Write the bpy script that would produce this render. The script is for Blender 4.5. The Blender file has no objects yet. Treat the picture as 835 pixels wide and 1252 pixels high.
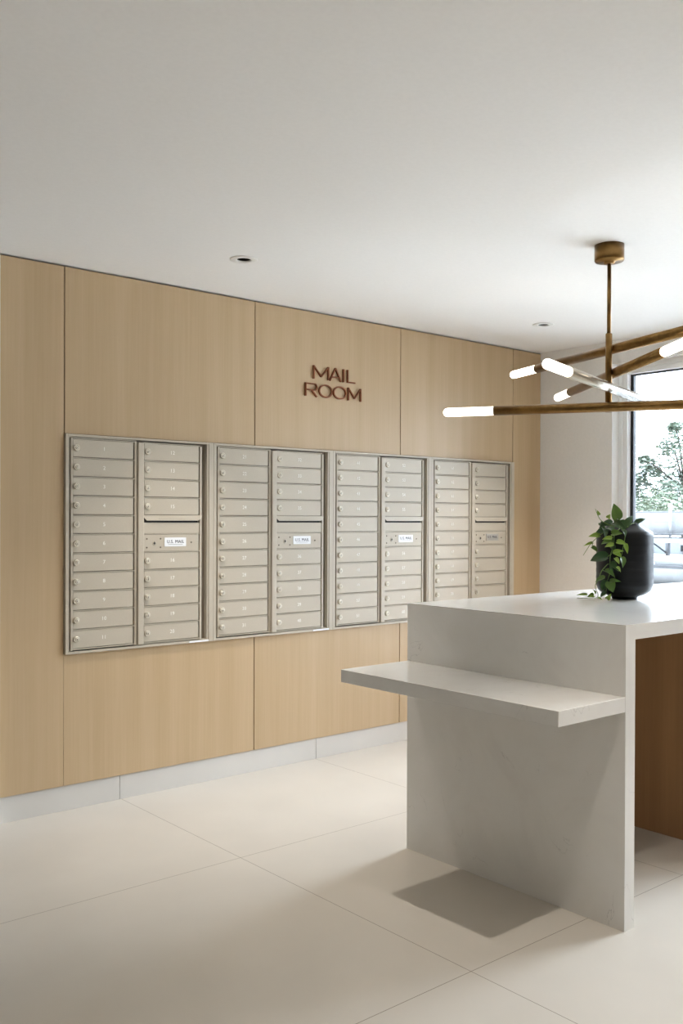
import bpy, bmesh, math, random
from mathutils import Vector, Matrix
random.seed(7)
scene = bpy.context.scene
COL = scene.collection
PI = math.pi

# ------------------------------------------------------------------ tuning
SKY = 33.0
SKY_BACK = 1.2
SPOT = 80.0
TUBE = 3.5
EXPO = 0.40

# ------------------------------------------------------------------ room measures (metres)
H = 2.62            # ceiling
X0 = 1.587          # left end of the oak cladding
X1 = 1.8887         # left edge of the mailboxes
SEAM = [1.8887, 2.9955, 4.1112, 5.2088]
XC = 5.5205         # window wall
ZB = 0.1225         # skirting height
ZM0, ZM1 = 0.7534, 1.8124   # mailboxes bottom / top
XL, YF = -1.7, -7.0         # left wall, front wall (behind the camera)
HT = 1.0495         # island height
WY0, WY1, WZ0, WZ1 = -.601, -3.5, .12, 2.466     # window opening

# ------------------------------------------------------------------ helpers
class MB:
    """collects shapes into one bmesh"""
    def __init__(s): s.bm = bmesh.new()
    def box(s, x0, x1, y0, y1, z0, z1, bev=0.0, mat=0, seg=2):
        r = bmesh.ops.create_cube(s.bm, size=1.0)
        vs = r['verts']
        for v in vs:
            v.co = Vector(((x0+x1)/2+v.co.x*(x1-x0), (y0+y1)/2+v.co.y*(y1-y0), (z0+z1)/2+v.co.z*(z1-z0)))
        fs = set(f for v in vs for f in v.link_faces)
        for f in fs: f.material_index = mat
        if bev > 0:
            es = list(set(e for v in vs for e in v.link_edges))
            bmesh.ops.bevel(s.bm, geom=es, offset=bev, segments=seg, profile=0.5, affect='EDGES')
        return s
    def lathe(s, prof, axis='z', c=(0,0,0), n=32, mat=0, cap0=True, cap1=True):
        """prof: (radius, height) list, turned about axis"""
        rings = []
        for (r, h) in prof:
            ring = []
            for i in range(n):
                a = 2*PI*i/n
                x, y = r*math.cos(a), r*math.sin(a)
                if axis == 'z': p = (x, y, h)
                elif axis == 'y': p = (x, -h, y)        # height grows towards the room (-y)
                else: p = (h, x, y)
                ring.append(s.bm.verts.new(Vector(p)+Vector(c)))
            rings.append(ring)
        fs = []
        for a, b in zip(rings, rings[1:]):
            for i in range(n):
                f = s.bm.faces.new((a[i], a[(i+1)%n], b[(i+1)%n], b[i])); f.smooth = True; f.material_index = mat
                fs.append(f)
        if cap0: f = s.bm.faces.new(list(reversed(rings[0]))); f.material_index = mat
        if cap1: f = s.bm.faces.new(rings[-1]); f.material_index = mat
        return s
    def tube(s, pts, rad, n=10, mat=0, cap=True):
        pts = [Vector(p) for p in pts]
        rads = rad if isinstance(rad, (list, tuple)) else [rad]*len(pts)
        rings = []; up = None
        for i, p in enumerate(pts):
            t = (pts[min(i+1, len(pts)-1)]-pts[max(i-1, 0)]).normalized()
            if up is None:
                up = Vector((0,0,1)) if abs(t.z) < .9 else Vector((1,0,0))
            a = t.cross(up).normalized(); b = a.cross(t).normalized(); up = b
            rings.append([s.bm.verts.new(p+(a*math.cos(2*PI*k/n)+b*math.sin(2*PI*k/n))*rads[i]) for k in range(n)])
        for A, B in zip(rings, rings[1:]):
            for k in range(n):
                f = s.bm.faces.new((A[k], A[(k+1)%n], B[(k+1)%n], B[k])); f.smooth = True; f.material_index = mat
        if cap:
            f = s.bm.faces.new(list(reversed(rings[0]))); f.material_index = mat
            f = s.bm.faces.new(rings[-1]); f.material_index = mat
        return s
    def prism(s, poly, y0, y1, mat=0):
        """poly in (x,z), extruded from y0 (front) to y1"""
        a = [s.bm.verts.new((x, y0, z)) for x, z in poly]
        b = [s.bm.verts.new((x, y1, z)) for x, z in poly]
        fs = [s.bm.faces.new(a), s.bm.faces.new(list(reversed(b)))]
        n = len(poly)
        for i in range(n):
            fs.append(s.bm.faces.new((a[i], b[i], b[(i+1)%n], a[(i+1)%n])))
        for f in fs: f.material_index = mat
        return s
    def quad(s, pts, mat=0):
        f = s.bm.faces.new([s.bm.verts.new(p) for p in pts]); f.material_index = mat
        return s
    def mesh(s, name, mats):
        bmesh.ops.recalc_face_normals(s.bm, faces=s.bm.faces)
        me = bpy.data.meshes.new(name)
        s.bm.to_mesh(me); s.bm.free()
        for m in (mats if isinstance(mats, (list, tuple)) else [mats]): me.materials.append(m)
        return me
    def build(s, name, mats, parent=None, loc=(0,0,0)):
        return link(name, s.mesh(name, mats), parent, loc)

def link(name, me, parent=None, loc=(0,0,0)):
    o = bpy.data.objects.new(name, me); COL.objects.link(o)
    o.location = loc
    if parent: o.parent = parent
    return o
def tag(o, label=None, cat=None, group=None, kind=None):
    if label: o['label'] = label
    if cat: o['category'] = cat
    if group: o['group'] = group
    if kind: o['kind'] = kind
    return o
def empty(name, loc, label, cat, group=None):
    o = bpy.data.objects.new(name, None); COL.objects.link(o); o.location = loc
    o.empty_display_size = .1
    return tag(o, label, cat, group)

_text_cache = {}
def text_mesh(txt, size, mat, spacing=1.0, align='CENTER', depth=0.0004):
    k = (txt, size, mat.name, spacing)
    if k in _text_cache: return _text_cache[k]
    cu = bpy.data.curves.new('txt', 'FONT'); cu.body = txt; cu.size = size
    cu.align_x = align; cu.align_y = 'CENTER'; cu.extrude = depth; cu.space_character = spacing
    cu.resolution_u = 3
    o = bpy.data.objects.new('txt', cu); COL.objects.link(o)
    dg = bpy.context.evaluated_depsgraph_get(); dg.update()
    me = bpy.data.meshes.new_from_object(o.evaluated_get(dg))
    me.transform(Matrix.Rotation(PI/2, 4, 'X'))         # faces -y
    bpy.data.objects.remove(o); bpy.data.curves.remove(cu)
    me.materials.clear(); me.materials.append(mat)
    _text_cache[k] = me
    return me

# ------------------------------------------------------------------ materials
def srgb(r, g, b):
    f = lambda c: ((c/255)/12.92) if c/255 <= .04045 else (((c/255)+.055)/1.055)**2.4
    return (f(r), f(g), f(b), 1)
def mat(name, col, rough=.5, metal=0.0, spec=.5, emit=None, es=0, coat=0):
    m = bpy.data.materials.new(name); m.use_nodes = True
    b = m.node_tree.nodes['Principled BSDF']
    b.inputs['Base Color'].default_value = col
    b.inputs['Roughness'].default_value = rough
    b.inputs['Metallic'].default_value = metal
    b.inputs['Specular IOR Level'].default_value = spec
    b.inputs['Coat Weight'].default_value = coat
    if emit:
        b.inputs['Emission Color'].default_value = emit; b.inputs['Emission Strength'].default_value = es
    return m
def nodes(m): return m.node_tree.nodes, m.node_tree.links, m.node_tree.nodes['Principled BSDF']
def ramp(N, stops):
    r = N.new('ShaderNodeValToRGB'); e = r.color_ramp.elements
    e[0].position, e[0].color = stops[0]; e[1].position, e[1].color = stops[-1]
    for p, c in stops[1:-1]:
        x = e.new(p); x.color = c
    return r

def noise_mat(name, c0, c1, scale, rough=.5, bump=0.0, detail=4, lo=.35, hi=.65, stretch=(1,1,1), metal=0, spec=.5, rand=False):
    m = mat(name, c0, rough, metal, spec); N, L, B = nodes(m)
    tc = N.new('ShaderNodeTexCoord'); mp = N.new('ShaderNodeMapping'); mp.inputs['Scale'].default_value = stretch
    L.new(tc.outputs['Object'], mp.inputs['Vector'])
    if rand:
        oi = N.new('ShaderNodeObjectInfo'); mul = N.new('ShaderNodeMath'); mul.operation = 'MULTIPLY'; mul.inputs[1].default_value = 37.0
        L.new(oi.outputs['Random'], mul.inputs[0]); L.new(mul.outputs[0], mp.inputs['Location'])
    n = N.new('ShaderNodeTexNoise'); n.inputs['Scale'].default_value = scale; n.inputs['Detail'].default_value = detail
    L.new(mp.outputs['Vector'], n.inputs['Vector'])
    r = ramp(N, [(lo, c0), (hi, c1)]); L.new(n.outputs['Fac'], r.inputs['Fac']); L.new(r.outputs['Color'], B.inputs['Base Color'])
    if bump:
        bp = N.new('ShaderNodeBump'); bp.inputs['Strength'].default_value = bump; bp.inputs['Distance'].default_value = .002
        L.new(n.outputs['Fac'], bp.inputs['Height']); L.new(bp.outputs['Normal'], B.inputs['Normal'])
    return m

def wood_mat(name, base, dark, rough=.40):
    m = mat(name, base, rough, 0, .5); N, L, B = nodes(m)
    tc = N.new('ShaderNodeTexCoord'); oi = N.new('ShaderNodeObjectInfo')
    mul = N.new('ShaderNodeMath'); mul.operation = 'MULTIPLY'; mul.inputs[1].default_value = 53.0
    L.new(oi.outputs['Random'], mul.inputs[0])
    add = N.new('ShaderNodeVectorMath'); add.operation = 'ADD'
    L.new(tc.outputs['Object'], add.inputs[0]); L.new(mul.outputs[0], add.inputs[1])
    def grain(scale, st, detail):
        mp = N.new('ShaderNodeMapping'); mp.inputs['Scale'].default_value = st
        L.new(add.outputs['Vector'], mp.inputs['Vector'])
        n = N.new('ShaderNodeTexNoise'); n.inputs['Scale'].default_value = scale; n.inputs['Detail'].default_value = detail
        n.inputs['Roughness'].default_value = .6
        L.new(mp.outputs['Vector'], n.inputs['Vector']); return n
    fine = grain(1.0, (120, 120, 2.2), 4)
    broad = grain(1.0, (9, 9, .35), 3)
    mx = N.new('ShaderNodeMix'); mx.data_type = 'FLOAT'; mx.inputs['Factor'].default_value = .68
    L.new(fine.outputs['Fac'], mx.inputs[2]); L.new(broad.outputs['Fac'], mx.inputs[3])
    r = ramp(N, [(.22, dark), (.78, base)]); L.new(mx.outputs[0], r.inputs['Fac'])
    L.new(r.outputs['Color'], B.inputs['Base Color'])
    return m

M = {}
M['oak'] = wood_mat('pale oak veneer', srgb(204, 178, 142), srgb(183, 156, 118))
M['oak_dark'] = wood_mat('brown oak veneer', srgb(178, 136, 94), srgb(146, 106, 68))
M['backing'] = mat('dark brown backing board', srgb(70, 50, 32), .8)
M['paint'] = noise_mat('pale grey wall paint', srgb(230, 227, 222), srgb(233, 230, 225), 60, .7)
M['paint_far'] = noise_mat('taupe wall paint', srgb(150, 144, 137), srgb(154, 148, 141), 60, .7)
M['ceil'] = noise_mat('white ceiling paint', srgb(245, 243, 240), srgb(247, 245, 242), 60, .85)
M['frame_white'] = mat('white window frame', srgb(238, 238, 236), .45)
M['black_gasket'] = mat('black window gasket', srgb(22, 24, 28), .5)
M['metal'] = noise_mat('sandstone powder coat', srgb(194, 184, 166), srgb(198, 188, 170), 300, .36, .04, metal=0.0, spec=.5)
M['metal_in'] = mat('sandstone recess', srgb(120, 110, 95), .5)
M['lock'] = mat('brushed nickel lock', srgb(226, 219, 204), .38, .55)
M['dark'] = mat('black slot', srgb(14, 13, 12), .6)
M['white'] = mat('white print', srgb(250, 248, 240), .5)
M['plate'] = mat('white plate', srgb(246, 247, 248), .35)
M['plate_shaded'] = mat('shadow-grey metal plate', srgb(178, 174, 166), .4)  # corner cabinet's metal plate, with the shadow on it put into the grey
M['navy'] = mat('navy lettering', srgb(26, 32, 54), .5)
M['copper'] = mat('copper letters', srgb(126, 72, 42), .42, .6)
M['brass'] = noise_mat('aged brass', srgb(140, 109, 66), srgb(124, 94, 54), 30, .28, 0, metal=1.0, stretch=(1,1,1))
M['nickel'] = mat('satin silver-toned metal', srgb(196, 190, 178), .26, 1.0)  # silver-toned finish for a single chandelier arm
M['tube'] = mat('frosted lit glass', srgb(255, 246, 232), .4, emit=(1, .93, .82, 1), es=TUBE)
M['can_trim'] = mat('white downlight trim', srgb(236, 234, 230), .5)
M['can_black'] = mat('black downlight baffle', srgb(18, 16, 15), .4)
M['can_lens'] = mat('downlight lens', srgb(250, 240, 220), .4, emit=(1, .82, .6, 1), es=1.5)
M['leaf'] = None

def floor_mat():
    m = mat('large format porcelain tile', srgb(214, 205, 191), .34, 0, .45); N, L, B = nodes(m)
    tc = N.new('ShaderNodeTexCoord'); sp = N.new('ShaderNodeSeparateXYZ'); L.new(tc.outputs['Object'], sp.inputs[0])
    def line(out, off, step):
        a = N.new('ShaderNodeMath'); a.operation = 'SUBTRACT'; a.inputs[1].default_value = off; L.new(out, a.inputs[0])
        p = N.new('ShaderNodeMath'); p.operation = 'PINGPONG'; p.inputs[1].default_value = step/2; L.new(a.outputs[0], p.inputs[0])
        c = N.new('ShaderNodeMath'); c.operation = 'LESS_THAN'; c.inputs[1].default_value = .0013; L.new(p.outputs[0], c.inputs[0])
        return c
    lx = line(sp.outputs['X'], 2.196, 1.2428); ly = line(sp.outputs['Y'], -1.0518, 1.276)
    mxm = N.new('ShaderNodeMath'); mxm.operation = 'MAXIMUM'; L.new(lx.outputs[0], mxm.inputs[0]); L.new(ly.outputs[0], mxm.inputs[1])
    n = N.new('ShaderNodeTexNoise'); n.inputs['Scale'].default_value = 2.2; n.inputs['Detail'].default_value = 6
    L.new(tc.outputs['Object'], n.inputs['Vector'])
    r = ramp(N, [(.35, srgb(200, 193, 182)), (.65, srgb(205, 198, 187))]); L.new(n.outputs['Fac'], r.inputs['Fac'])
    mix = N.new('ShaderNodeMix'); mix.data_type = 'RGBA'
    L.new(mxm.outputs[0], mix.inputs['Factor']); L.new(r.outputs['Color'], mix.inputs[6]); mix.inputs[7].default_value = srgb(128, 116, 102)
    L.new(mix.outputs[2], B.inputs['Base Color'])
    return m
M['floor'] = floor_mat()
M['skirt'] = noise_mat('porcelain skirting', srgb(212, 208, 201), srgb(216, 212, 205), 3, .35)
M['grout'] = mat('skirting grout', srgb(120, 112, 100), .8)

def quartz_mat():
    m = mat('white speckled quartz', srgb(226, 222, 215), .15, 0, .5); N, L, B = nodes(m)
    tc = N.new('ShaderNodeTexCoord')
    n = N.new('ShaderNodeTexNoise'); n.inputs['Scale'].default_value = 3.2; n.inputs['Detail'].default_value = 8; n.inputs['Roughness'].default_value = .6
    n.inputs['Distortion'].default_value = .8
    L.new(tc.outputs['Object'], n.inputs['Vector'])
    r = ramp(N, [(.3, srgb(225, 221, 215)), (.5, srgb(230, 227, 221)), (.7, srgb(233, 230, 225))]); L.new(n.outputs['Fac'], r.inputs['Fac'])
    # fine dark specks and hairline veins
    v = N.new('ShaderNodeTexNoise'); v.inputs['Scale'].default_value = 2.4; v.inputs['Detail'].default_value = 9; v.inputs['Distortion'].default_value = 2.0
    L.new(tc.outputs['Object'], v.inputs['Vector'])
    vr = ramp(N, [(.497, (0,0,0,1)), (.500, (1,1,1,1)), (.503, (0,0,0,1))]); L.new(v.outputs['Fac'], vr.inputs['Fac'])
    msk = N.new('ShaderNodeTexNoise'); msk.inputs['Scale'].default_value = 7; L.new(tc.outputs['Object'], msk.inputs['Vector'])
    mr = ramp(N, [(.56, (0,0,0,1)), (.70, (.55,.55,.55,1))]); L.new(msk.outputs['Fac'], mr.inputs['Fac'])
    mm = N.new('ShaderNodeMath'); mm.operation = 'MULTIPLY'; L.new(vr.outputs['Color'], mm.inputs[0]); L.new(mr.outputs['Color'], mm.inputs[1])
    mix = N.new('ShaderNodeMix'); mix.data_type = 'RGBA'
    L.new(mm.outputs[0], mix.inputs['Factor']); L.new(r.outputs['Color'], mix.inputs[6]); mix.inputs[7].default_value = srgb(150, 144, 138)
    L.new(mix.outputs[2], B.inputs['Base Color'])
    return m
M['quartz'] = quartz_mat()

def glass_mat():
    m = bpy.data.materials.new('clear window glass'); m.use_nodes = True
    N = m.node_tree.nodes; L = m.node_tree.links; N.clear()
    o = N.new('ShaderNodeOutputMaterial'); t = N.new('ShaderNodeBsdfTransparent'); t.inputs[0].default_value = (.95, .975, .965, 1)
    g = N.new('ShaderNodeBsdfGlossy'); g.inputs['Roughness'].default_value = .01
    f = N.new('ShaderNodeFresnel'); f.inputs['IOR'].default_value = 1.5
    mx = N.new('ShaderNodeMixShader'); L.new(f.outputs[0], mx.inputs[0]); L.new(t.outputs[0], mx.inputs[1]); L.new(g.outputs[0], mx.inputs[2])
    L.new(mx.outputs[0], o.inputs['Surface'])
    return m
M['glass'] = glass_mat()

def leaf_mat(name, c0, c1, rough=.38):
    m = mat(name, c0, rough, 0, .5); N, L, B = nodes(m)
    tc = N.new('ShaderNodeTexCoord'); oi = N.new('ShaderNodeObjectInfo')
    n = N.new('ShaderNodeTexNoise'); n.inputs['Scale'].default_value = 40; L.new(tc.outputs['Object'], n.inputs['Vector'])
    ad = N.new('ShaderNodeMath'); ad.operation = 'ADD'; L.new(n.outputs['Fac'], ad.inputs[0]); L.new(oi.outputs['Random'], ad.inputs[1])
    hf = N.new('ShaderNodeMath'); hf.operation = 'MULTIPLY'; hf.inputs[1].default_value = .5; L.new(ad.outputs[0], hf.inputs[0])
    r = ramp(N, [(.2, c0), (.8, c1)]); L.new(hf.outputs[0], r.inputs['Fac']); L.new(r.outputs['Color'], B.inputs['Base Color'])
    B.inputs['Subsurface Weight'].default_value = 0
    return m
M['leaf_light'] = leaf_mat('young pothos leaf', srgb(132, 165, 62), srgb(158, 188, 84))
M['leaf_mid'] = leaf_mat('green pothos leaf', srgb(74, 110, 40), srgb(98, 132, 54))
M['leaf_dark'] = leaf_mat('dark pothos leaf', srgb(38, 70, 32), srgb(54, 90, 42))
M['vine'] = mat('green vine', srgb(110, 140, 66), .5)

# ------------------------------------------------------------------ the setting
mb = MB(); mb.box(XL-.2, XC+.2, YF-.2, .25, -.12, 0); tag(mb.build('floor', M['floor']), kind='structure')

# ceiling with real round holes for the downlights
DL = [(2.4846, -.638), (4.7207, -.638), (2.4846, -3.12), (4.7207, -3.12), (.2485, -3.12), (2.4846, -5.602), (4.7207, -5.602), (.2485, -5.602), (1.3666, -5.602), (3.6026, -5.602), (-.8695, -5.602)]  # the rearmost row, behind the camera, is added so floor bounce fills the ceiling
RH = .036
def ceiling():
    b = MB(); bm = b.bm
    xs = sorted(set([XL-.2, XC+.2]+[x+s*.1 for x, y in DL for s in (-1, 1)]))
    ys = sorted(set([YF-.2, .25]+[y+s*.1 for x, y in DL for s in (-1, 1)]))
    for xa, xb in zip(xs, xs[1:]):
        for ya, yb in zip(ys, ys[1:]):
            hole = [d for d in DL if xa < d[0] < xb and ya < d[1] < yb]
            if not hole: b.quad([(xa,ya,H),(xa,yb,H),(xb,yb,H),(xb,ya,H)]); continue
            cx, cy = hole[0]; n = 32; inner = []; outer = []
            for i in range(n):
                a = 2*PI*i/n+PI/4
                c, s = math.cos(a), math.sin(a); k = .1/max(abs(c), abs(s))
                inner.append(bm.verts.new((cx+RH*c, cy+RH*s, H))); outer.append(bm.verts.new((cx+k*c, cy+k*s, H)))
            for i in range(n):
                bm.faces.new((inner[i], inner[(i+1)%n], outer[(i+1)%n], outer[i]))
    bmesh.ops.remove_doubles(bm, verts=bm.verts, dist=1e-5)
    # slab above the plenum
    b.box(XL-.2, XC+.2, YF-.2, .25, H+.2, H+.3)
    for (xa, xb, ya, yb) in ((XL-.2, XL-.1, YF-.2, .25), (XC+.1, XC+.2, YF-.2, .25), (XL-.2, XC+.2, YF-.2, YF-.1), (XL-.2, XC+.2, .15, .25)):
        b.box(xa, xb, ya, yb, H+.0005, H+.2)
    return tag(b.build('ceiling', M['ceil']), kind='structure')
ceiling()

mb = MB(); mb.box(X0-.0185, XC+.2, .03, .22, 0, H); tag(mb.build('wall_back', M['backing']), kind='structure')
mb = MB(); mb.box(XL-.2, X0-.0185, -.035, .22, 0, H); tag(mb.build('wall_back_left', M['paint']), kind='structure')
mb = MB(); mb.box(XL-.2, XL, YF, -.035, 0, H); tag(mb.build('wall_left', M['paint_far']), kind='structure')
mb = MB(); mb.box(XL-.2, XC+.2, YF-.2, YF, 0, H); tag(mb.build('wall_front', M['paint']), kind='structure')
# window wall: opening between WY0 and WY1
mb = MB()
mb.box(XC, XC+.2, WY0, .03, 0, H); mb.box(XC, XC+.2, YF, WY1, 0, H)
mb.box(XC, XC+.2, WY1, WY0, WZ1, H); mb.box(XC, XC+.2, WY1, WY0, 0, WZ0)
tag(mb.build('wall_right', M['paint']), kind='structure')

# skirting of tile pieces along the cladding, and painted-wall skirting
mb = MB()
sx = [X0-.018, 2.186, 3.444, 4.687, XC]
for a, b in zip(sx, sx[1:]): mb.box(a+.001, b-.001, .008, .0295, 0, ZB-.002, .0008, 0, 1)
mb.box(X0-.018, XC, .016, .0295, 0, ZB-.004, 0, 1)
tag(mb.build('baseboard_back', [M['skirt'], M['grout']]), kind='structure')
mb = MB(); mb.box(XL, X0-.019, -.047, -.0355, 0, ZB, .0015); tag(mb.build('baseboard_left', M['skirt']), kind='structure')
mb = MB(); mb.box(XC-.012, XC-.0005, WY0, -.0005, 0, ZB, .0015); tag(mb.build('baseboard_right', M['skirt']), kind='structure')

# window
def window():
    root = empty('window_1', (XC, (WY0+WY1)/2, WZ0), None, None); root['kind'] = 'structure'
    ox, oy, oz = XC, (WY0+WY1)/2, WZ0
    ya, yb = WY1-oy, WY0-oy
    za, zb = 0, WZ1-WZ0
    f = MB()
    def ring(x0, x1, i0, i1, bev=.002, m=0):
        """rectangular frame between inset i0 and i1 from the opening"""
        f.box(x0, x1, ya+i0, ya+i1, za+i0, zb-i0, bev, m); f.box(x0, x1, yb-i1, yb-i0, za+i0, zb-i0, bev, m)
        f.box(x0, x1, ya+i1, yb-i1, zb-i1, zb-i0, bev, m); f.box(x0, x1, ya+i1, yb-i1, za+i0, za+i1, bev, m)
    ring(.078, .17, .0005, .030); ring(.083, .17, .030, .036, 0); ring(.078, .17, .036, .068)
    # mullions past the picture's right edge
    yms = [-2.25-oy]
    for ym in yms: f.box(.078, .17, ym-.045, ym+.045, za+.068, zb-.068, .002)
    cells = list(zip([yb-.068]+[m-.045 for m in yms], [m+.045 for m in yms]+[ya+.068]))
    f.build('window_frame', M['frame_white'], root)
    g = MB(); f = g
    def gring(x0, x1, y0, y1, z0, z1, w):
        g.box(x0, x1, y0, y0+w, z0, z1); g.box(x0, x1, y1-w, y1, z0, z1); g.box(x0, x1, y0+w, y1-w, z0, z0+w); g.box(x0, x1, y0+w, y1-w, z1-.009, z1)
    for y1, y0 in cells: gring(.118, .150, y0, y1, za+.068, zb-.068, .022)
    g.build('window_gasket', M['black_gasket'], root)
    for y1, y0 in cells:
        p = MB(); p.box(.130, .136, y0+.021, y1-.021, za+.089, zb-.089); p.build('glass_pane', M['glass'], root)
window()

# ------------------------------------------------------------------ oak cladding panels
def panel(x0, x1, z0, z1, label):
    b = MB(); b.box(x0-(x0+x1)/2, x1-(x0+x1)/2, 0, .0295, 0, z1-z0, .0012, 0, 1)
    o = b.build('wall_panel', M['oak'], None, ((x0+x1)/2, 0, z0))
    return tag(o, label, 'wall panel', 'oak cladding panels of the mail wall')
G = .0025
ZT = H-.009
panel(X0-.018, X1-G, ZB, ZT, 'tall full-height oak wall panel left of the mailboxes, at the photo\'s left edge')
panel(SEAM[0]+G, SEAM[1]-G, ZM1+.002, ZT, 'upper oak wall panel above the mailboxes numbered 1 to 20')
panel(SEAM[1]+G, SEAM[2]-G, ZM1+.002, ZT, 'upper oak wall panel carrying the copper MAIL ROOM letters')
panel(SEAM[2]+G, SEAM[3]-G, ZM1+.002, ZT, 'upper oak wall panel right of the MAIL ROOM letters, behind the lowest lamp tip')
panel(SEAM[0]+G-.004, SEAM[1]-G, ZB, ZM0-.002, 'lower oak wall panel below the mailboxes, leftmost of the bottom row')
panel(SEAM[1]+G, SEAM[2]-G, ZB, ZM0-.002, 'lower oak wall panel under the second mailbox cabinet, beside the island shelf tip')
panel(SEAM[2]+G, SEAM[3]-G, ZB, ZM0-.002, 'lower oak wall panel mostly hidden behind the white island')
panel(SEAM[3]+G, XC-.002, ZB, ZT, 'narrow full-height oak wall panel right of the mailboxes, in the room corner')

# ------------------------------------------------------------------ mailboxes
PITCH = .0923
VT = 1.790-ZM0                   # top of the first door row
UL = (.0375, .3565)              # left doors
UR = (.4185, .7375)              # right doors
MH = ZM1-ZM0; MW = .83
def door_mesh():
    b = MB(); w = UL[1]-UL[0]; h = PITCH-.0088
    b.box(0, w, -.0145, -.004, -h, 0, .0016)
    return b.mesh('door', M['metal'])
def lock_mesh():
    b = MB()
    b.lathe([(.0158, -.002), (.0158, .007), (.0142, .0105), (.0112, .0112), (.0106, .0086), (.0080, .0086), (.0074, .0135), (.0060, .0145)], 'y', n=24)
    b.box(-.0010, .0010, -.0149, -.0142, -.0046, .0046, 0, 1)
    return b.mesh('lock', [M['lock'], M['dark']])
DOOR, LOCK = door_mesh(), lock_mesh()
def screw_mesh():
    b = MB(); b.lathe([(.0042, -.001), (.0042, .0012), (.003, .0022)], 'y', n=12); b.box(-.0028, .0028, -.0026, -.0021, -.0005, .0005, 0, 1)
    return b.mesh('screw', [M['metal_in'], M['dark']])
SCREW = screw_mesh()
def frame_mesh():
    b = MB()
    # outer trim
    b.box(.0005, .0120, -.0160, .0280, 0, MH, .0012); b.box(.0130, .0195, -.0135, .0280, .010, MH-.010, .0008)
    b.box(.789, .8000, -.0135, .0280, .010, MH-.010, .0008); b.box(.8008, .8295, -.0160, .0280, 0, MH, .0012)
    b.box(.0120, .8008, -.0160, .0280, 0, .0120, .0012); b.box(.0120, .8008, -.0160, .0280, MH-.0110, MH, .0012)
    b.box(.3790, .8000, -.0080, .0280, .0120, .0160, .0008); b.box(.0130, .3770, -.0080, .0280, MH-.0160, MH-.0110, .0008)
    return b.mesh('frame', M['metal'])
FRAME = frame_mesh()
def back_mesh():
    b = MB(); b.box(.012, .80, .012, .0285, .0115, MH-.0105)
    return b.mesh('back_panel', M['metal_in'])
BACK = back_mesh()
def grid_mesh(right):
    """the stiles and thin rails that carry a column of doors"""
    b = MB(); f = -.0120; k = .010
    rows = [VT-i*PITCH for i in range(12)]
    if not right:
        b.box(.0255, .0365, -.0165, k, rows[-1]-.004, rows[0]+.004, .0015)
        b.box(.3630, .3765, -.0160, k, rows[-1]-.004, rows[0]+.004, .0015)
        for v in rows: b.box(.0365, .3640, -.0170, k, v-.0015, v+.0030, .0008)
    else:
        top, bot = rows[0]-.004, rows[-1]-.004
        b.box(.3790, .4130, -.0250, k, bot, top+.004, .0045, 0, 4)
        b.box(.7440, .7560, -.0160, k, bot, top, .0015)
        for i, v in enumerate(rows):
            if i == 4: continue
            if i in (5,): b.box(.4130, .7440, -.0150, k, v-.0015, v+.0020, .0006); continue
            b.box(.4130, .7440, -.0170, k, v-.0015, v+.0030, .0008)
    return b.mesh('door_frame', M['metal'])
GL, GR = grid_mesh(False), grid_mesh(True)
def hood_mesh():
    b = MB(); bm = b.bm
    v4 = VT-4*PITCH; v5 = VT-5*PITCH
    # sloping lip with clipped lower corners
    zt, zl = v4+.004, v4-.0235
    A = [(.4130, -.0150, zt), (.4130, -.0160, zt-.010), (.4300, -.0215, zl), (.7330, -.0215, zl), (.7570, -.0160, zt-.010), (.7570, -.0150, zt)]
    B = [(x, y+.003, z-.0005) for x, y, z in A]
    a = [bm.verts.new(p) for p in A]; c = [bm.verts.new(p) for p in B]
    bm.faces.new(a); bm.faces.new(list(reversed(c)))
    for i in range(6): bm.faces.new((a[i], c[i], c[(i+1)%6], a[(i+1)%6]))
    # small embossed bar on the lip
    b.box(.50, .65, -.0215, -.0165, zt-.0185, zt-.0155, .0008)
    return b.mesh('mail_slot_hood', M['metal'])
HOOD = hood_mesh()
def slot_mesh():
    b = MB(); v4 = VT-4*PITCH; v5 = VT-5*PITCH
    b.box(.4140, .7430, -.0130, .008, v5+.003, v4-.034, .001)
    b.box(.4220, .7360, -.006, .008, v4-.034, v4-.004, 0, 1)
    return b.mesh('mail_slot', [M['metal'], M['dark']])
SLOT = slot_mesh()
def service_mesh():
    b = MB(); v5 = VT-5*PITCH; v6 = VT-6*PITCH
    b.box(.4140, .7375, -.0145, .008, v6+.0045, v5-.003, .0014)
    return b.mesh('service_panel', M['metal'])
SERVICE = service_mesh()
def keylock_mesh():
    b = MB(); b.lathe([(.0125, -.001), (.0125, .001), (.0105, .0022), (.0075, .0022)], 'y', n=20)
    b.box(-.0022, .0022, -.0031, -.0020, -.0075, .0075, 0, 1); b.box(-.0062, .0062, -.0031, -.0020, -.0022, .0022, 0, 1)
    return b.mesh('arrow_lock', [M['metal'], M['dark']])
KEYLOCK = keylock_mesh()
def plate_mesh(pm, tm):
    b = MB(); b.box(-.0635, .0635, -.0022, .0006, -.0232, .0232, .0006)
    me = b.mesh('label_plate', [pm, tm])
    bm = bmesh.new(); bm.from_mesh(me)
    t = text_mesh('U.S. MAIL', .0235, tm, 1.06).copy()
    t.transform(Matrix.Translation((0, -.0025, .0015)))
    k0 = len(bm.faces); bm.from_mesh(t); bm.faces.ensure_lookup_table()
    for f in bm.faces[k0:]: f.material_index = 1
    # hairline under the lettering
    r = bmesh.ops.create_cube(bm, size=1)
    for v in r['verts']: v.co = Vector((v.co.x*.086, -.0023+v.co.y*.0004, -.0125+v.co.z*.0011))
    for f in set(f for v in r['verts'] for f in v.link_faces): f.material_index = 1
    bm.to_mesh(me); bm.free(); return me
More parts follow.
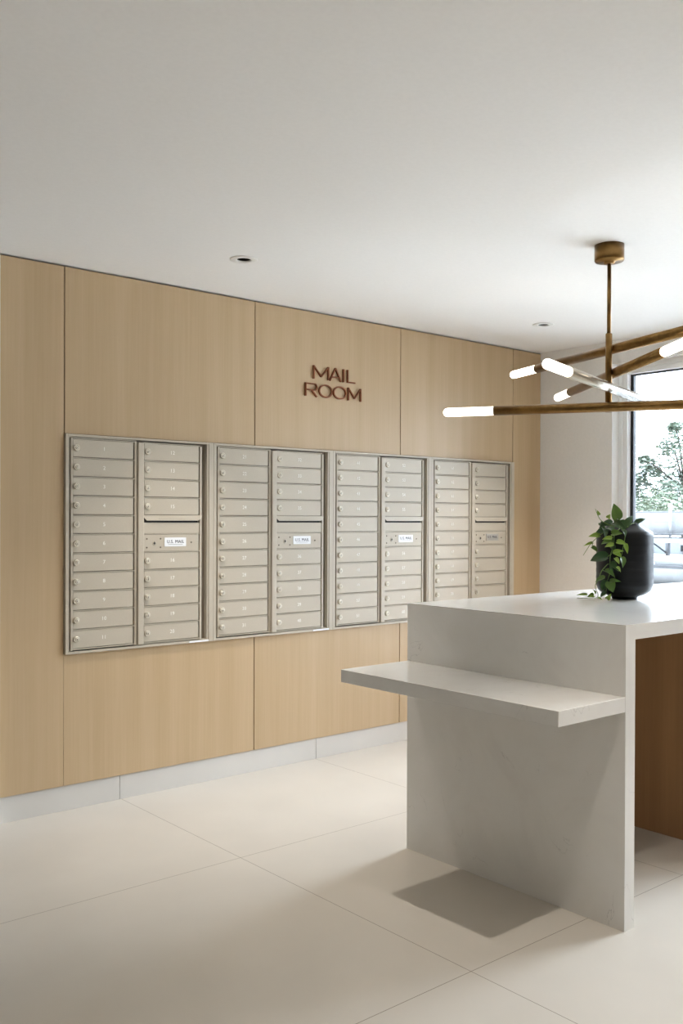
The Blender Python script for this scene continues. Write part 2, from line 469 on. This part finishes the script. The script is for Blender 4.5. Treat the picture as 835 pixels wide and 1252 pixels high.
PLATE_W, PLATE_SHADED = plate_mesh(M['plate'], M['navy']), plate_mesh(M['plate_shaded'], M['navy'])
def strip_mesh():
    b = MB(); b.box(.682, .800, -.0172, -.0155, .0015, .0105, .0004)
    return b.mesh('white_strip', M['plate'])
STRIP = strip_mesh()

def mailbox(i):
    lab = ['beige steel mailbox cabinet with doors numbered 1 to 20, leftmost of the four',
           'beige steel mailbox cabinet with doors numbered 21 to 40, second from the left',
           'beige steel mailbox cabinet with doors numbered from 41, third from the left',
           'beige steel mailbox cabinet with a label plate greyed by painted shadow, by the room corner'][i]
    root = empty('mailbox_cabinet', (X1+i*MW, 0, ZM0), lab, 'mailboxes', 'mailbox cabinets in the oak wall')
    link('frame', FRAME, root); link('back_panel', BACK, root)
    link('door_frame', GL, root); link('door_frame', GR, root)
    n = 1+20*i
    def door(u, row, number):
        v = VT-row*PITCH-.0028
        d = link('door', DOOR, root, (u, 0, v))
        l = link('lock', LOCK, d, (.0165, -.0145, -.0410))
        if number is not None:
            link('door_number', text_mesh(str(number), .0265, M['white'], 1.05), d, (.162, -.0148, -.0410))
    for r in range(11): door(UL[0], r, n+r)
    k = n+11
    for r in (0, 1, 2, 3, 6, 7, 8, 9, 10):
        door(UR[0], r, None if i == 3 else k); k += 1
    link('mail_slot', SLOT, root); link('mail_slot_hood', HOOD, root)
    s = link('service_panel', SERVICE, root)
    zc = VT-5.5*PITCH+.001
    link('arrow_lock', KEYLOCK, s, (.4755, -.0146, zc-.002))
    for du, dv in ((-.042, .0205), (-.042, -.0235), (.036, .0205), (.036, -.0235), (.2175, 0)):
        link('screw', SCREW, s, (.4755+du, -.0146, zc+dv))
    p = link('label_plate', PLATE_SHADED if i == 3 else PLATE_W, s, (.5975, -.0147, zc+.003))
    p['label'] = 'label plate with U.S. MAIL, greyed by painted shadow' if i == 3 else 'white label plate with U.S. MAIL'
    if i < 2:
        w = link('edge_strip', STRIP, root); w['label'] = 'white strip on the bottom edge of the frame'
for i in range(4): mailbox(i)

# ------------------------------------------------------------------ MAIL ROOM letters
def stroke(b, p, q, w):
    p, q = Vector(p), Vector(q); d = (q-p).normalized(); n = Vector((-d.y, d.x))*w/2
    b.prism([tuple(p-n), tuple(q-n), tuple(q+n), tuple(p+n)], -.011, 0)
def arc(b, c, rx, rz, a0, a1, w, n=36):
    for k in range(n):
        t0 = math.radians(a0+(a1-a0)*k/n); t1 = math.radians(a0+(a1-a0)*(k+1)/n)
        P = []
        for t, s in ((t0, -1), (t1, -1), (t1, 1), (t0, 1)):
            P.append((c[0]+(rx+s*w/2)*math.cos(t), c[1]+(rz+s*w/2)*math.sin(t)))
        b.prism(P, -.011, 0)
LH = .077; SW = .0085
def letter(ch, x0, x1, z, label):
    b = MB(); w = x1-x0; s = SW; h = LH
    if ch == 'M':
        stroke(b, (s/2, 0), (s/2, h), s); stroke(b, (w-s/2, 0), (w-s/2, h), s)
        stroke(b, (s*.55, h-.003), (w/2, h*.20), s*.82); stroke(b, (w-s*.55, h-.003), (w/2, h*.20), s*.82)
    if ch == 'A':
        stroke(b, (s/2, 0), (w/2, h), s*.9); stroke(b, (w-s/2, 0), (w/2, h), s*.9); stroke(b, (w*.24, h*.30), (w*.76, h*.30), s*.65)
    if ch == 'I': stroke(b, (w/2, 0), (w/2, h), s)
    if ch == 'L': stroke(b, (s/2, 0), (s/2, h), s); stroke(b, (s/2, s*.4), (w, s*.4), s*.8)
    if ch == 'R':
        stroke(b, (s/2, 0), (s/2, h), s); r = h*.26
        stroke(b, (s/2, h-s*.4), (w-r, h-s*.4), s*.75); stroke(b, (s/2, h-2*r+s*.1), (w-r, h-2*r+s*.1), s*.75)
        arc(b, (w-r, h-r-s*.15), r-s*.3, r-s*.25, -90, 90, s*.8, 18); stroke(b, (w*.55, h-2*r), (w-s*.3, 0), s*.85)
    if ch == 'O': arc(b, (w/2, h/2), w/2-s/2, h/2-s/2+.001, 0, 360, s*.86)
    o = b.build('sign_letter', M['copper'], None, (x0, -.0005, z))
    tag(o, label, 'sign letter', 'copper letters of the wall sign')
zt, zb_ = 2.2255, 2.1205
for ch, a, b_, l in (('M', 3.4026, 3.520, 'copper letter M beginning the word MAIL on the oak wall'),
                     ('A', 3.523, 3.617, 'copper letter A in the word MAIL on the oak wall'),
                     ('I', 3.625, 3.640, 'copper letter I in the word MAIL on the oak wall'),
                     ('L', 3.661, 3.724, 'copper letter L ending the word MAIL on the oak wall')): letter(ch, a, b_, zt, l)
for ch, a, b_, l in (('R', 3.342, 3.431, 'copper letter R beginning the word ROOM on the oak wall'),
                     ('O', 3.443, 3.546, 'copper letter O next to the R of ROOM on the oak wall'),
                     ('O', 3.552, 3.655, 'copper letter O next to the last M of ROOM on the oak wall'),
                     ('M', 3.667, 3.773, 'copper letter M ending the word ROOM on the oak wall')): letter(ch, a, b_, zb_, l)

# ------------------------------------------------------------------ downlights
def downlight(x, y, label, group=None):
    root = empty('ceiling_downlight', (x, y, H), label, 'ceiling light', group)
    b = MB(); b.lathe([(.0655, -.0002), (.0655, -.0025), (.062, -.0045), (.038, -.0055), (.0335, -.0040), (.0335, .004), (.0355, .004), (.0355, -.0002)], n=40, cap0=False, cap1=False)
    b.build('trim_ring', M['can_trim'], root)
    b = MB(); b.lathe([(.0332, .001), (.031, .03), (.029, .07), (.029, .10)], n=32, cap0=False, cap1=True)
    b.build('baffle', M['can_black'], root)
    b = MB(); b.lathe([(.0275, .082), (.0275, .086)], n=24); b.build('lens', M['can_lens'], root)
    l = bpy.data.lights.new('downlight_lamp', 'SPOT'); l.energy = SPOT; l.color = (1, .93, .84)
    l.spot_size = math.radians(78); l.spot_blend = 1.0; l.shadow_soft_size = .018
    o = bpy.data.objects.new('lamp', l); COL.objects.link(o); o.parent = root; o.location = (0, 0, -.008)
DLL = ['round white recessed downlight above the mailboxes, the left one of two on the ceiling',
       'round white recessed downlight near the room corner, the farther one of two on the ceiling']
for k, (x, y) in enumerate(DL):
    if k < 2: downlight(x, y, DLL[k], 'recessed ceiling downlights')
    else: downlight(x, y, 'round white recessed downlight outside the picture, the rear row added as fill light', 'downlights outside the picture')

# ------------------------------------------------------------------ island
IX0, IX1, IY0, IY1 = 2.8083, 5.02, -2.4747, -1.4095
isl = empty('island_counter', (IX0, (IY0+IY1)/2, 0), 'white quartz waterfall island with a floating side shelf and oak base', 'island')
oy = (IY0+IY1)/2; w2 = (IY1-IY0)/2
T = .0528
b = MB(); b.prism([(0, HT), (IX1-IX0, HT), (IX1-IX0, HT-T), (T, HT-T)], -w2, w2); b.build('countertop', M['quartz'], isl)
b = MB(); b.prism([(0, 0), (.0576, 0), (.0576, HT-T-.0001), (T-.0001, HT-T-.0001), (0, HT-.0001)], -w2, w2); b.build('waterfall_leg', M['quartz'], isl)
b = MB(); b.box(2.4359-IX0, -.0002, -w2, w2, .7524, .804, .0022, 0, 2); b.build('side_shelf', M['quartz'], isl)
b = MB(); b.box(3.814-IX0, IX1-IX0-.02, -w2+.03, w2-.03, 0, .9965, .0015, 0, 1); c = b.build('base_cabinet', M['oak_dark'], isl); c['label'] = 'brown oak base cabinet'
b = MB(); b.box(.058, 3.8138-IX0, w2-.075, w2-.055, 0, .9965, .001, 0, 1); c = b.build('back_panel', M['oak_dark'], isl); c['label'] = 'brown oak back panel'

# ------------------------------------------------------------------ chandelier
RX, RY = 3.5789, -1.8812
ch = empty('chandelier', (RX, RY, H), 'aged brass chandelier of crossed bars with glowing frosted tips above the island', 'chandelier')
b = MB(); b.lathe([(.064, 0), (.064, -.066), (.061, -.071), (.024, -.0725), (.024, -.079), (.020, -.083), (.0085, -.083)], n=48, cap0=True, cap1=True); b.build('canopy', M['brass'], ch)
b = MB(); b.lathe([(.0085, -.083), (.0085, -.395)], n=20); b.build('rod', M['brass'], ch)
b = MB(); b.lathe([(.0125, -.3885), (.0145, -.391), (.0145, -.735)], n=24); b.build('sleeve', M['brass'], ch)
BR = .0215
TL = .235
def bar(z, ang, off, left, right, metal=None):
    """ang: direction (deg) of the 'left' end; off: side offset of the axis from the rod"""
    a = math.radians(ang); d = Vector((math.cos(a), math.sin(a), 0)); n = Vector((-d.y, d.x, 0))*off
    c = Vector((0, 0, z-H))+n
    b = MB(); b.tube([c+d*(left-TL), c-d*(right-TL)], BR, 28)
    # little saddle that clamps the bar to the stem
    s = Vector((0, 0, z-H)); b.tube([s+n*.3, s+n*.8], .010, 14)
    arm = b.build('arm', metal or M['brass'], ch)
    for e, L_ in ((1, left), (-1, right)):
        prof = [c+d*e*(L_-TL+.0004)]; rad = [BR*.93]
        prof.append(c+d*e*(L_-BR)); rad.append(BR*.93)
        for k in range(1, 7):
            t = k/6*PI/2*.97; prof.append(c+d*e*(L_-BR+BR*math.sin(t)*.93)); rad.append(BR*.93*math.cos(t))
        t = MB(); t.tube(prof, rad, 24); t.build('light_tube', M['tube'], arm)
    return arm
bar(2.167, 72.0, -.033, .84, .76)
bar(2.060, 53.8, -.033, .88, .755)
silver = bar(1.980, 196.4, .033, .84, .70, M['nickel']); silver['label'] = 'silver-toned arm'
bar(1.9035, 121.0, .033, .737, .83)

# ------------------------------------------------------------------ vase and pothos
VX, VY = 3.7585, -1.8507
vase = empty('vase', (VX, VY, HT), 'tall dark charcoal glazed vase with a trailing plant, on the white island', 'vase')
b = MB()
prof = [(.055, 0), (.057, .004), (.057, .010), (.072, .014), (.100, .026), (.117, .040), (.1245, .060)]
for k in range(1, 24):
    z = .060+k*(.285-.060)/24; prof.append((.1262+.0006*math.sin(k*1.9), z))
prof += [(.1258, .290), (.1240, .299), (.1190, .306), (.108, .313), (.090, .324), (.074, .334), (.0715, .3365), (.0705, .3465), (.066, .3475), (.063, .343), (.062, .30), (.07, .24)]
b.lathe(prof, n=64, cap0=True, cap1=False)
def vase_mat():
    m = mat('charcoal glaze', srgb(30, 32, 34), .3, 0, .28); N, L, B = nodes(m)
    tc = N.new('ShaderNodeTexCoord'); mp = N.new('ShaderNodeMapping'); mp.inputs['Scale'].default_value = (5, 5, 34)
    L.new(tc.outputs['Object'], mp.inputs['Vector'])
    n = N.new('ShaderNodeTexNoise'); n.inputs['Scale'].default_value = 1; n.inputs['Detail'].default_value = 5; L.new(mp.outputs[0], n.inputs['Vector'])
    r = ramp(N, [(.3, srgb(13, 15, 16)), (.6, srgb(22, 24, 26)), (.78, srgb(40, 42, 44))]); L.new(n.outputs['Fac'], r.inputs['Fac']); L.new(r.outputs['Color'], B.inputs['Base Color'])
    rr = ramp(N, [(.3, (.30,.30,.30,1)), (.7, (.46,.46,.46,1))]); L.new(n.outputs['Fac'], rr.inputs['Fac']); L.new(rr.outputs['Color'], B.inputs['Roughness'])
    bp = N.new('ShaderNodeBump'); bp.inputs['Strength'].default_value = .12; bp.inputs['Distance'].default_value = .003
    L.new(n.outputs['Fac'], bp.inputs['Height']); L.new(bp.outputs[0], B.inputs['Normal'])
    return m
b.build('body', vase_mat(), vase)
b = MB(); b.lathe([(.0625, .296), (.0625, .300)], n=32); s = b.build('soil', mat('potting soil', srgb(40, 30, 22), .95), vase)

plant = empty('pothos_plant', (VX, VY, HT+.30), 'green heart-leaved pothos trailing out of the dark vase onto the white island', 'plant')
# local frame seen from the front: a = right, f = towards the viewer's side, c = up
RV = Vector((.7639, -.6453, 0)); FV = Vector((-.6453, -.7639, 0))
K = 4.29/1148.55
PZ = HT+.30
VLAT = (763.5-417.5)*K         # how far right of the view axis the vase stands
def pos(zx, zy, extra=0.0):
    a = ((690+zx/5.76)-763.5)*K; z = 1.4087-((600+zy/5.76)-641.8)*K
    zz = z-HT; R = .128
    if zz > .285: R = max(.060, .128-(zz-.285)*1.15)
    if zz < .05: R = .118
    f = math.sqrt(R*R-a*a) if abs(a) < R*.97 else R*.24
    f += .012+extra
    sc = 1-f/4.29
    lat = (VLAT+a)*sc-VLAT
    zz2 = 1.4087+(z-1.4087)*sc
    return RV*lat+FV*f+Vector((0, 0, max(zz2, HT+.006)-PZ))

def leaf(base, tip, width, m, tilt=0.0, lift=.25):
    """heart-shaped leaf from its stalk to its tip, cupped along the midrib"""
    d = tip-base; L_ = d.length; d.normalize()
    nrm = (FV+Vector((0, 0, .55))+RV*tilt).normalized()
    s = d.cross(nrm).normalized(); nrm = s.cross(d).normalized()
    b = MB(); bm = b.bm; n = 10; rows = []
    for i in range(n+1):
        t = i/n
        w = (math.sin(PI*min(1, (t*.93+.07))**.62)**.9 if t < 1 else 0)*width/2
        if t == 0: w = width*.20
        back = -.06*L_ if i == 1 else 0
        bend = -lift*L_*t*t*.55
        row = []
        for k in (-1, -.5, 0, .5, 1):
            sweep = -.10*L_*abs(k)*max(0, 1-t*2.2)
            p = base+d*(t*L_+sweep)+s*(k*w)+nrm*(abs(k)*w*.38+bend+L_*.10*math.sin(t*PI)+(.0 if k else -.002))
            row.append(bm.verts.new(p))
        rows.append(row)
    for A, B in zip(rows, rows[1:]):
        for k in range(4):
            try:
                f = bm.faces.new((A[k], A[k+1], B[k+1], B[k])); f.smooth = True
            except ValueError: pass
    bmesh.ops.remove_doubles(bm, verts=bm.verts, dist=1e-5)
    return b.build('leaf', m, plant)
LV = [  # base, tip, width (sketch units), shade, forward
 ((368,232),(345,124),74,'m',0), ((415,290),(482,207),50,'d',0), ((495,262),(571,229),34,'d',.0), ((335,262),(243,288),52,'d',.01), ((345,262),(432,312),58,'d',.01),
 ((332,338),(408,334),46,'m',.03), ((303,228),(318,202),30,'l',0), ((240,206),(228,174),22,'l',0), ((246,352),(168,352),38,'l',.0), ((288,312),(216,330),48,'d',.01),
 ((332,372),(262,376),34,'l',.035), ((328,388),(252,408),44,'m',.03), ((368,394),(438,412),36,'l',.03), ((342,414),(278,428),32,'l',.04), ((428,412),(444,478),28,'l',.03),
 ((192,432),(232,464),34,'m',.0), ((196,402),(134,424),20,'l',.0), ((300,500),(174,526),74,'d',.02), ((344,470),(414,456),30,'l',.035), ((348,466),(404,502),40,'l',.03),
 ((356,510),(386,550),30,'l',.035), ((402,504),(416,574),42,'m',.03), ((326,545),(374,592),48,'d',.02), ((368,572),(396,602),22,'l',.035), ((284,598),(356,640),48,'m',.03),
 ((282,648),(212,678),38,'m',.02), ((288,668),(262,748),50,'d',.02), ((314,676),(344,752),64,'m',.025), ((322,672),(394,670),30,'m',.02), ((158,768),(88,768),18,'l',.03),
 ((206,772),(162,782),34,'l',.035), ((300,796),(328,764),32,'l',.04), ((294,756),(246,786),34,'d',.03), ((216,762),(208,734),22,'l',.03), ((300,300),(356,322),50,'d',.01),
 ((420,268),(372,250),46,'d',-.02), ((268,300),(296,352),46,'d',.015), ((400,310),(432,352),40,'d',.01), ((330,420),(352,466),40,'d',.015), ((250,262),(282,300),36,'d',.0),
 ((300,680),(318,740),34,'d',.015), ((236,790),(262,798),16,'l',.04), ((330,604),(318,560),26,'d',.015)]
for (bz, tz, w, s, ex) in LV:
    m = {'l': M['leaf_light'], 'm': M['leaf_mid'], 'd': M['leaf_dark']}[s]
    b0 = pos(bz[0], bz[1], ex); t0 = pos(tz[0], tz[1], ex+.014)
    leaf(b0, t0, w/5.76*K*1.05, m, random.uniform(-.5, .5), random.uniform(.1, .4))
VN = [[(388,300),(350,345),(344,420),(320,500),(322,600),(300,680),(292,765)], [(400,300),(424,345),(414,420),(400,490)], [(305,550),(262,600),(240,655),(216,710),(236,765),(214,792),(88,796)],
      [(330,290),(246,350),(182,412),(130,492)], [(388,290),(368,262),(368,232)], [(350,290),(255,245),(214,162)], [(300,500),(330,480)], [(340,414),(332,372)], [(395,300),(410,290)], [(440,290),(470,268),(496,262)],
      [(356,560),(366,592),(395,602)], [(196,402),(192,432)]]
for v in VN:
    pts = [pos(x, y, .012) for x, y in v]
    # smooth the polyline
    q = []
    for i in range(len(pts)-1):
        p0 = pts[max(i-1, 0)]; p1 = pts[i]; p2 = pts[i+1]; p3 = pts[min(i+2, len(pts)-1)]
        for k in range(5):
            t = k/5; q.append(.5*((2*p1)+(p2-p0)*t+(2*p0-5*p1+4*p2-p3)*t*t+(3*p1-p0-3*p2+p3)*t**3))
    q.append(pts[-1])
    b = MB(); b.tube(q, [.0021*(1-.5*i/len(q)) for i in range(len(q))], 6); b.build('vine', M['vine'], plant)
# the stems' roots down in the neck
b = MB()
for k in range(6):
    a = k*1.05; b.tube([(.03*math.cos(a), .03*math.sin(a), .0), (.04*math.cos(a), .04*math.sin(a), .04), Vector((.052*math.cos(a), .052*math.sin(a), .066))], .003, 6)
b.build('stem_cluster', M['vine'], plant)

# ------------------------------------------------------------------ outside
GZ = -3.6
mb = MB(); mb.box(-30, 70, -50, 60, GZ-.3, GZ); tag(mb.build('street_ground', noise_mat('pale paving', srgb(188, 188, 186), srgb(200, 199, 197), 1.5, .9)), kind='structure')
M['render'] = noise_mat('white building render', srgb(158, 160, 162), srgb(164, 166, 168), 3, .8)
M['roofgrey'] = noise_mat('grey metal edge', srgb(66, 68, 72), srgb(74, 76, 80), 5, .5)
M['winglass'] = mat('dull grey panes', srgb(58, 62, 66), .3)
M['steel'] = mat('pale galvanised steel', srgb(120, 122, 126), .45, .3)
bx, by = 18.0, 6.5
bl = empty('neighbouring_building', (bx, by, GZ), 'white flat-roofed building seen through the window behind the vase', 'building')
def B_(name, mm, boxes, bev=.004):
    b = MB()
    for (x0, x1, y0, y1, z0, z1) in boxes: b.box(x0-bx, x1-bx, y0-by, y1-by, z0-GZ, z1-GZ, bev)
    return b.build(name, mm, bl)
B_('parapet', M['render'], [(18.3, 18.5, -3, 16, 1.10, 1.565)])
B_('coping', M['steel'], [(18.25, 18.55, -3, 16, 1.565, 1.60)])
for y in (8.6, 6.44, 4.28, 2.12):
    b = MB(); b.lathe([(.03, 1.02-GZ), (.03, 1.66-GZ)], n=12); b.lathe([(.012, 1.655-GZ), (.045, 1.68-GZ), (.055, 1.71-GZ), (.045, 1.74-GZ), (.012, 1.765-GZ)], n=14)
    b.build('fence_post', M['render'], bl, (18.2-bx, y-by, 0))
B_('rail', M['roofgrey'], [(17.98, 18.06, -3, 16, 1.085, 1.115)])
B_('rail', M['roofgrey'], [(17.98, 18.06, -3, 16, 1.025, 1.050)])
B_('fascia', M['render'], [(17.95, 18.5, -3, 16, .93, 1.02)])
B_('wall', noise_mat('pale grey render', srgb(140, 144, 146), srgb(146, 150, 152), 3, .8), [(18.9, 19.2, -3, 16, GZ, .93)])
for y in (8.7, 6.46, 4.2): B_('column', M['steel'], [(18.1, 18.2, y-.03, y+.03, .45, .93)])
b = MB(); b.tube([(18.1-bx, 6.80-by, .93-GZ), (18.1-bx, 6.47-by, .72-GZ)], .018, 8); b.build('brace', M['roofgrey'], bl)
f = B_('window', M['render'], [(18.55, 18.9, 6.10, 6.40, .67, .90)]); 
for ya, yb in ((6.30, 6.385), (6.215, 6.28), (6.12, 6.195)):
    b = MB(); b.box(18.53-bx, 18.552-bx, ya-by, yb-by, .74-GZ, .86-GZ); b.build('pane', M['winglass'], f)
# lower roof running towards the viewer with its gutter
B_('lower_roof', M['render'], [(17.2, 18.9, -3, 16, .44, .66)])
B_('gutter', M['roofgrey'], [(17.08, 17.2, -3, 16, .44, .50)])
for y in (9.0, 7.7, 6.62, 6.2, 5.2, 4.2):
    b = MB(); b.box(17.06-bx, 17.22-bx, y-.025-by, y+.025-by, .42-GZ, .56-GZ, .004); b.build('gutter_bracket', M['render'], bl)
B_('lower_wall', M['render'], [(17.3, 18.9, -3, 16, GZ, .44)])
B_('ledge', M['roofgrey'], [(17.0, 17.3, -3, 16, .055, .11)])
for y in (8.0, 6.72, 5.4, 4.1):
    f = B_('window', M['roofgrey'], [(17.24, 17.3, y-.42, y, .11, .26)])
    b = MB(); b.box(17.225-bx, 17.24-bx, y-.40-by, y-.03-by, .13-GZ, .24-GZ); b.build('pane', M['winglass'], f)

def foliage(b, centers, n, size, rnd):
    bm = b.bm
    for i in range(n):
        c, r = rnd.choice(centers)
        while True:
            v = Vector((rnd.uniform(-1,1), rnd.uniform(-1,1), rnd.uniform(-1,1)))
            if v.length <= 1: break
        v = v*(v.length**.25)
        p = Vector(c)+Vector((v.x*r[0], v.y*r[1], v.z*r[2]))
        q = Matrix.Rotation(rnd.uniform(0, 2*PI), 3, 'Z') @ Matrix.Rotation(rnd.uniform(-1.2, 1.2), 3, 'X')
        s = size*rnd.uniform(.6, 1.3)
        vs = [bm.verts.new(p+q@Vector(k)*s) for k in ((-.5,0,0), (0,-.28,.06), (.5,0,0), (0,.28,.06))]
        bm.faces.new(vs)
M['tree'] = noise_mat('pale green tree leaves', srgb(84, 97, 84), srgb(110, 122, 106), .9, .6, lo=.3, hi=.7)
M['hedge'] = noise_mat('sage green shrub leaves', srgb(78, 91, 70), srgb(108, 119, 96), .8, .6, lo=.3, hi=.7)
M['bark'] = mat('grey bark', srgb(58, 54, 50), .9)
rnd = random.Random(3)
tx, ty = 29.3, 12.45
tr = empty('tree', (tx, ty, GZ), 'tall airy grey-green tree outside the window, above the white parapet', 'tree')
cl = []; limbs = []
for (dl, z, r) in ((-.2,3.3,1.0),(-.9,2.0,.8),(.3,2.0,1.0),(-1.5,1.9,.5),(-.55,3.9,.55),(-.95,3.2,.55),(-1.25,2.75,.5),(-.8,2.4,.7),(.2,4.4,.7),(.7,3.8,.9),(.9,2.9,1.0),(-.25,2.6,.8),(.6,4.9,.5),(-.35,4.55,.3),(-1.45,3.45,.22),(-1.5,2.3,.45),(1.6,3.3,.9),(1.7,4.4,.6),(1.3,2.2,.9)):
    off = (RV*dl+FV*rnd.uniform(-.7, .7)); cl.append(((off.x, off.y, z-GZ), (r*.85, r*.85, r*.62))); limbs.append((off, z-GZ))
b = MB(); foliage(b, cl, 5200, .17, rnd); b.build('foliage', M['tree'], tr)
b = MB(); b.tube([(0,0,0), (.05,.03,3), (0,0,5.2), (.05,0,7.6)], [.17, .14, .10, .03], 10)
for off, z in limbs: b.tube([(0, 0, min(z-.8, 6.0)), (off.x*.6, off.y*.6, z-.35), (off.x, off.y, z)], [.045, .028, .012], 6)
b.build('trunk', M['bark'], tr)
b = MB(); cl = []
for k in range(46):
    y = 4+k*.36; cl.append(((26.5+rnd.uniform(-.5,.5), y, rnd.uniform(1.2, 2.2)), (.55, .5, .5)))
foliage(b, cl, 16000, .13, rnd)
b2 = []
for k in range(24):
    y = 4+k*.7; b.tube([(26.5, y, GZ), (26.5+rnd.uniform(-.2,.2), y+rnd.uniform(-.2,.2), .9)], .04, 6)
tag(b.build('hedge', M['hedge']), 'dense sage-green hedge outside the window just above the white parapet', 'hedge', kind='stuff')

# ------------------------------------------------------------------ light
w = bpy.data.worlds.new('World'); scene.world = w; w.use_nodes = True
N, L = w.node_tree.nodes, w.node_tree.links
bg = N['Background']; bg.inputs['Color'].default_value = (.85, .935, 1.10, 1)
# bright overcast sky, brightest on the side the window looks to
tc = N.new('ShaderNodeTexCoord'); dt = N.new('ShaderNodeVectorMath'); dt.operation = 'DOT_PRODUCT'
dt.inputs[1].default_value = Vector((.93, -.12, .34)).normalized()
L.new(tc.outputs['Generated'], dt.inputs[0])
def rng(out, f0, f1, t0, t1):
    m = N.new('ShaderNodeMapRange'); m.interpolation_type = 'SMOOTHSTEP'
    for k, v in (('From Min', f0), ('From Max', f1), ('To Min', t0), ('To Max', t1)): m.inputs[k].default_value = v
    L.new(out, m.inputs['Value']); return m.outputs['Result']
side = rng(dt.outputs['Value'], -.15, .6, SKY_BACK/SKY, 1.0)
sz = N.new('ShaderNodeSeparateXYZ'); L.new(tc.outputs['Generated'], sz.inputs[0])
elev = rng(sz.outputs['Z'], 0.0, .6, .16*SKY, SKY)          # overcast skies grow brighter with height
ml = N.new('ShaderNodeMath'); ml.operation = 'MULTIPLY'; L.new(side, ml.inputs[0]); L.new(elev, ml.inputs[1])
L.new(ml.outputs[0], bg.inputs['Strength'])
pl = bpy.data.lights.new('window_portal', 'AREA'); pl.shape = 'RECTANGLE'; pl.size = WZ1-WZ0-.1; pl.size_y = WY0-WY1-.1
pl.cycles.is_portal = True
po = bpy.data.objects.new('window_portal', pl); COL.objects.link(po)
po.matrix_world = Matrix(((0, 0, 1, XC+.19), (0, 1, 0, (WY0+WY1)/2), (-1, 0, 0, (WZ0+WZ1)/2), (0, 0, 0, 1)))

# ------------------------------------------------------------------ camera
cam = bpy.data.cameras.new('camera'); co = bpy.data.objects.new('camera', cam); COL.objects.link(co)
r = Vector((0.76391956, -0.64530101, 0.00367537)); u = Vector((0.0013164, 0.0072538, 0.99997282)); f = Vector((0.64531013, 0.76389397, -0.00639079))
co.matrix_world = Matrix(((r.x, u.x, -f.x, 0), (r.y, u.y, -f.y, -4.29353701), (r.z, u.z, -f.z, 1.40869103), (0, 0, 0, 1)))
cam.sensor_fit = 'AUTO'; cam.sensor_width = 36; cam.lens = 1148.55/1252*36
cam.shift_y = (641.832-626)/1252; cam.clip_start = .05; cam.clip_end = 300
scene.camera = co

vs = scene.view_settings
vs.view_transform = 'Standard'; vs.look = 'None'; vs.exposure = EXPO; vs.gamma = 1; vs.use_curve_mapping = False
scene.display_settings.display_device = 'sRGB'
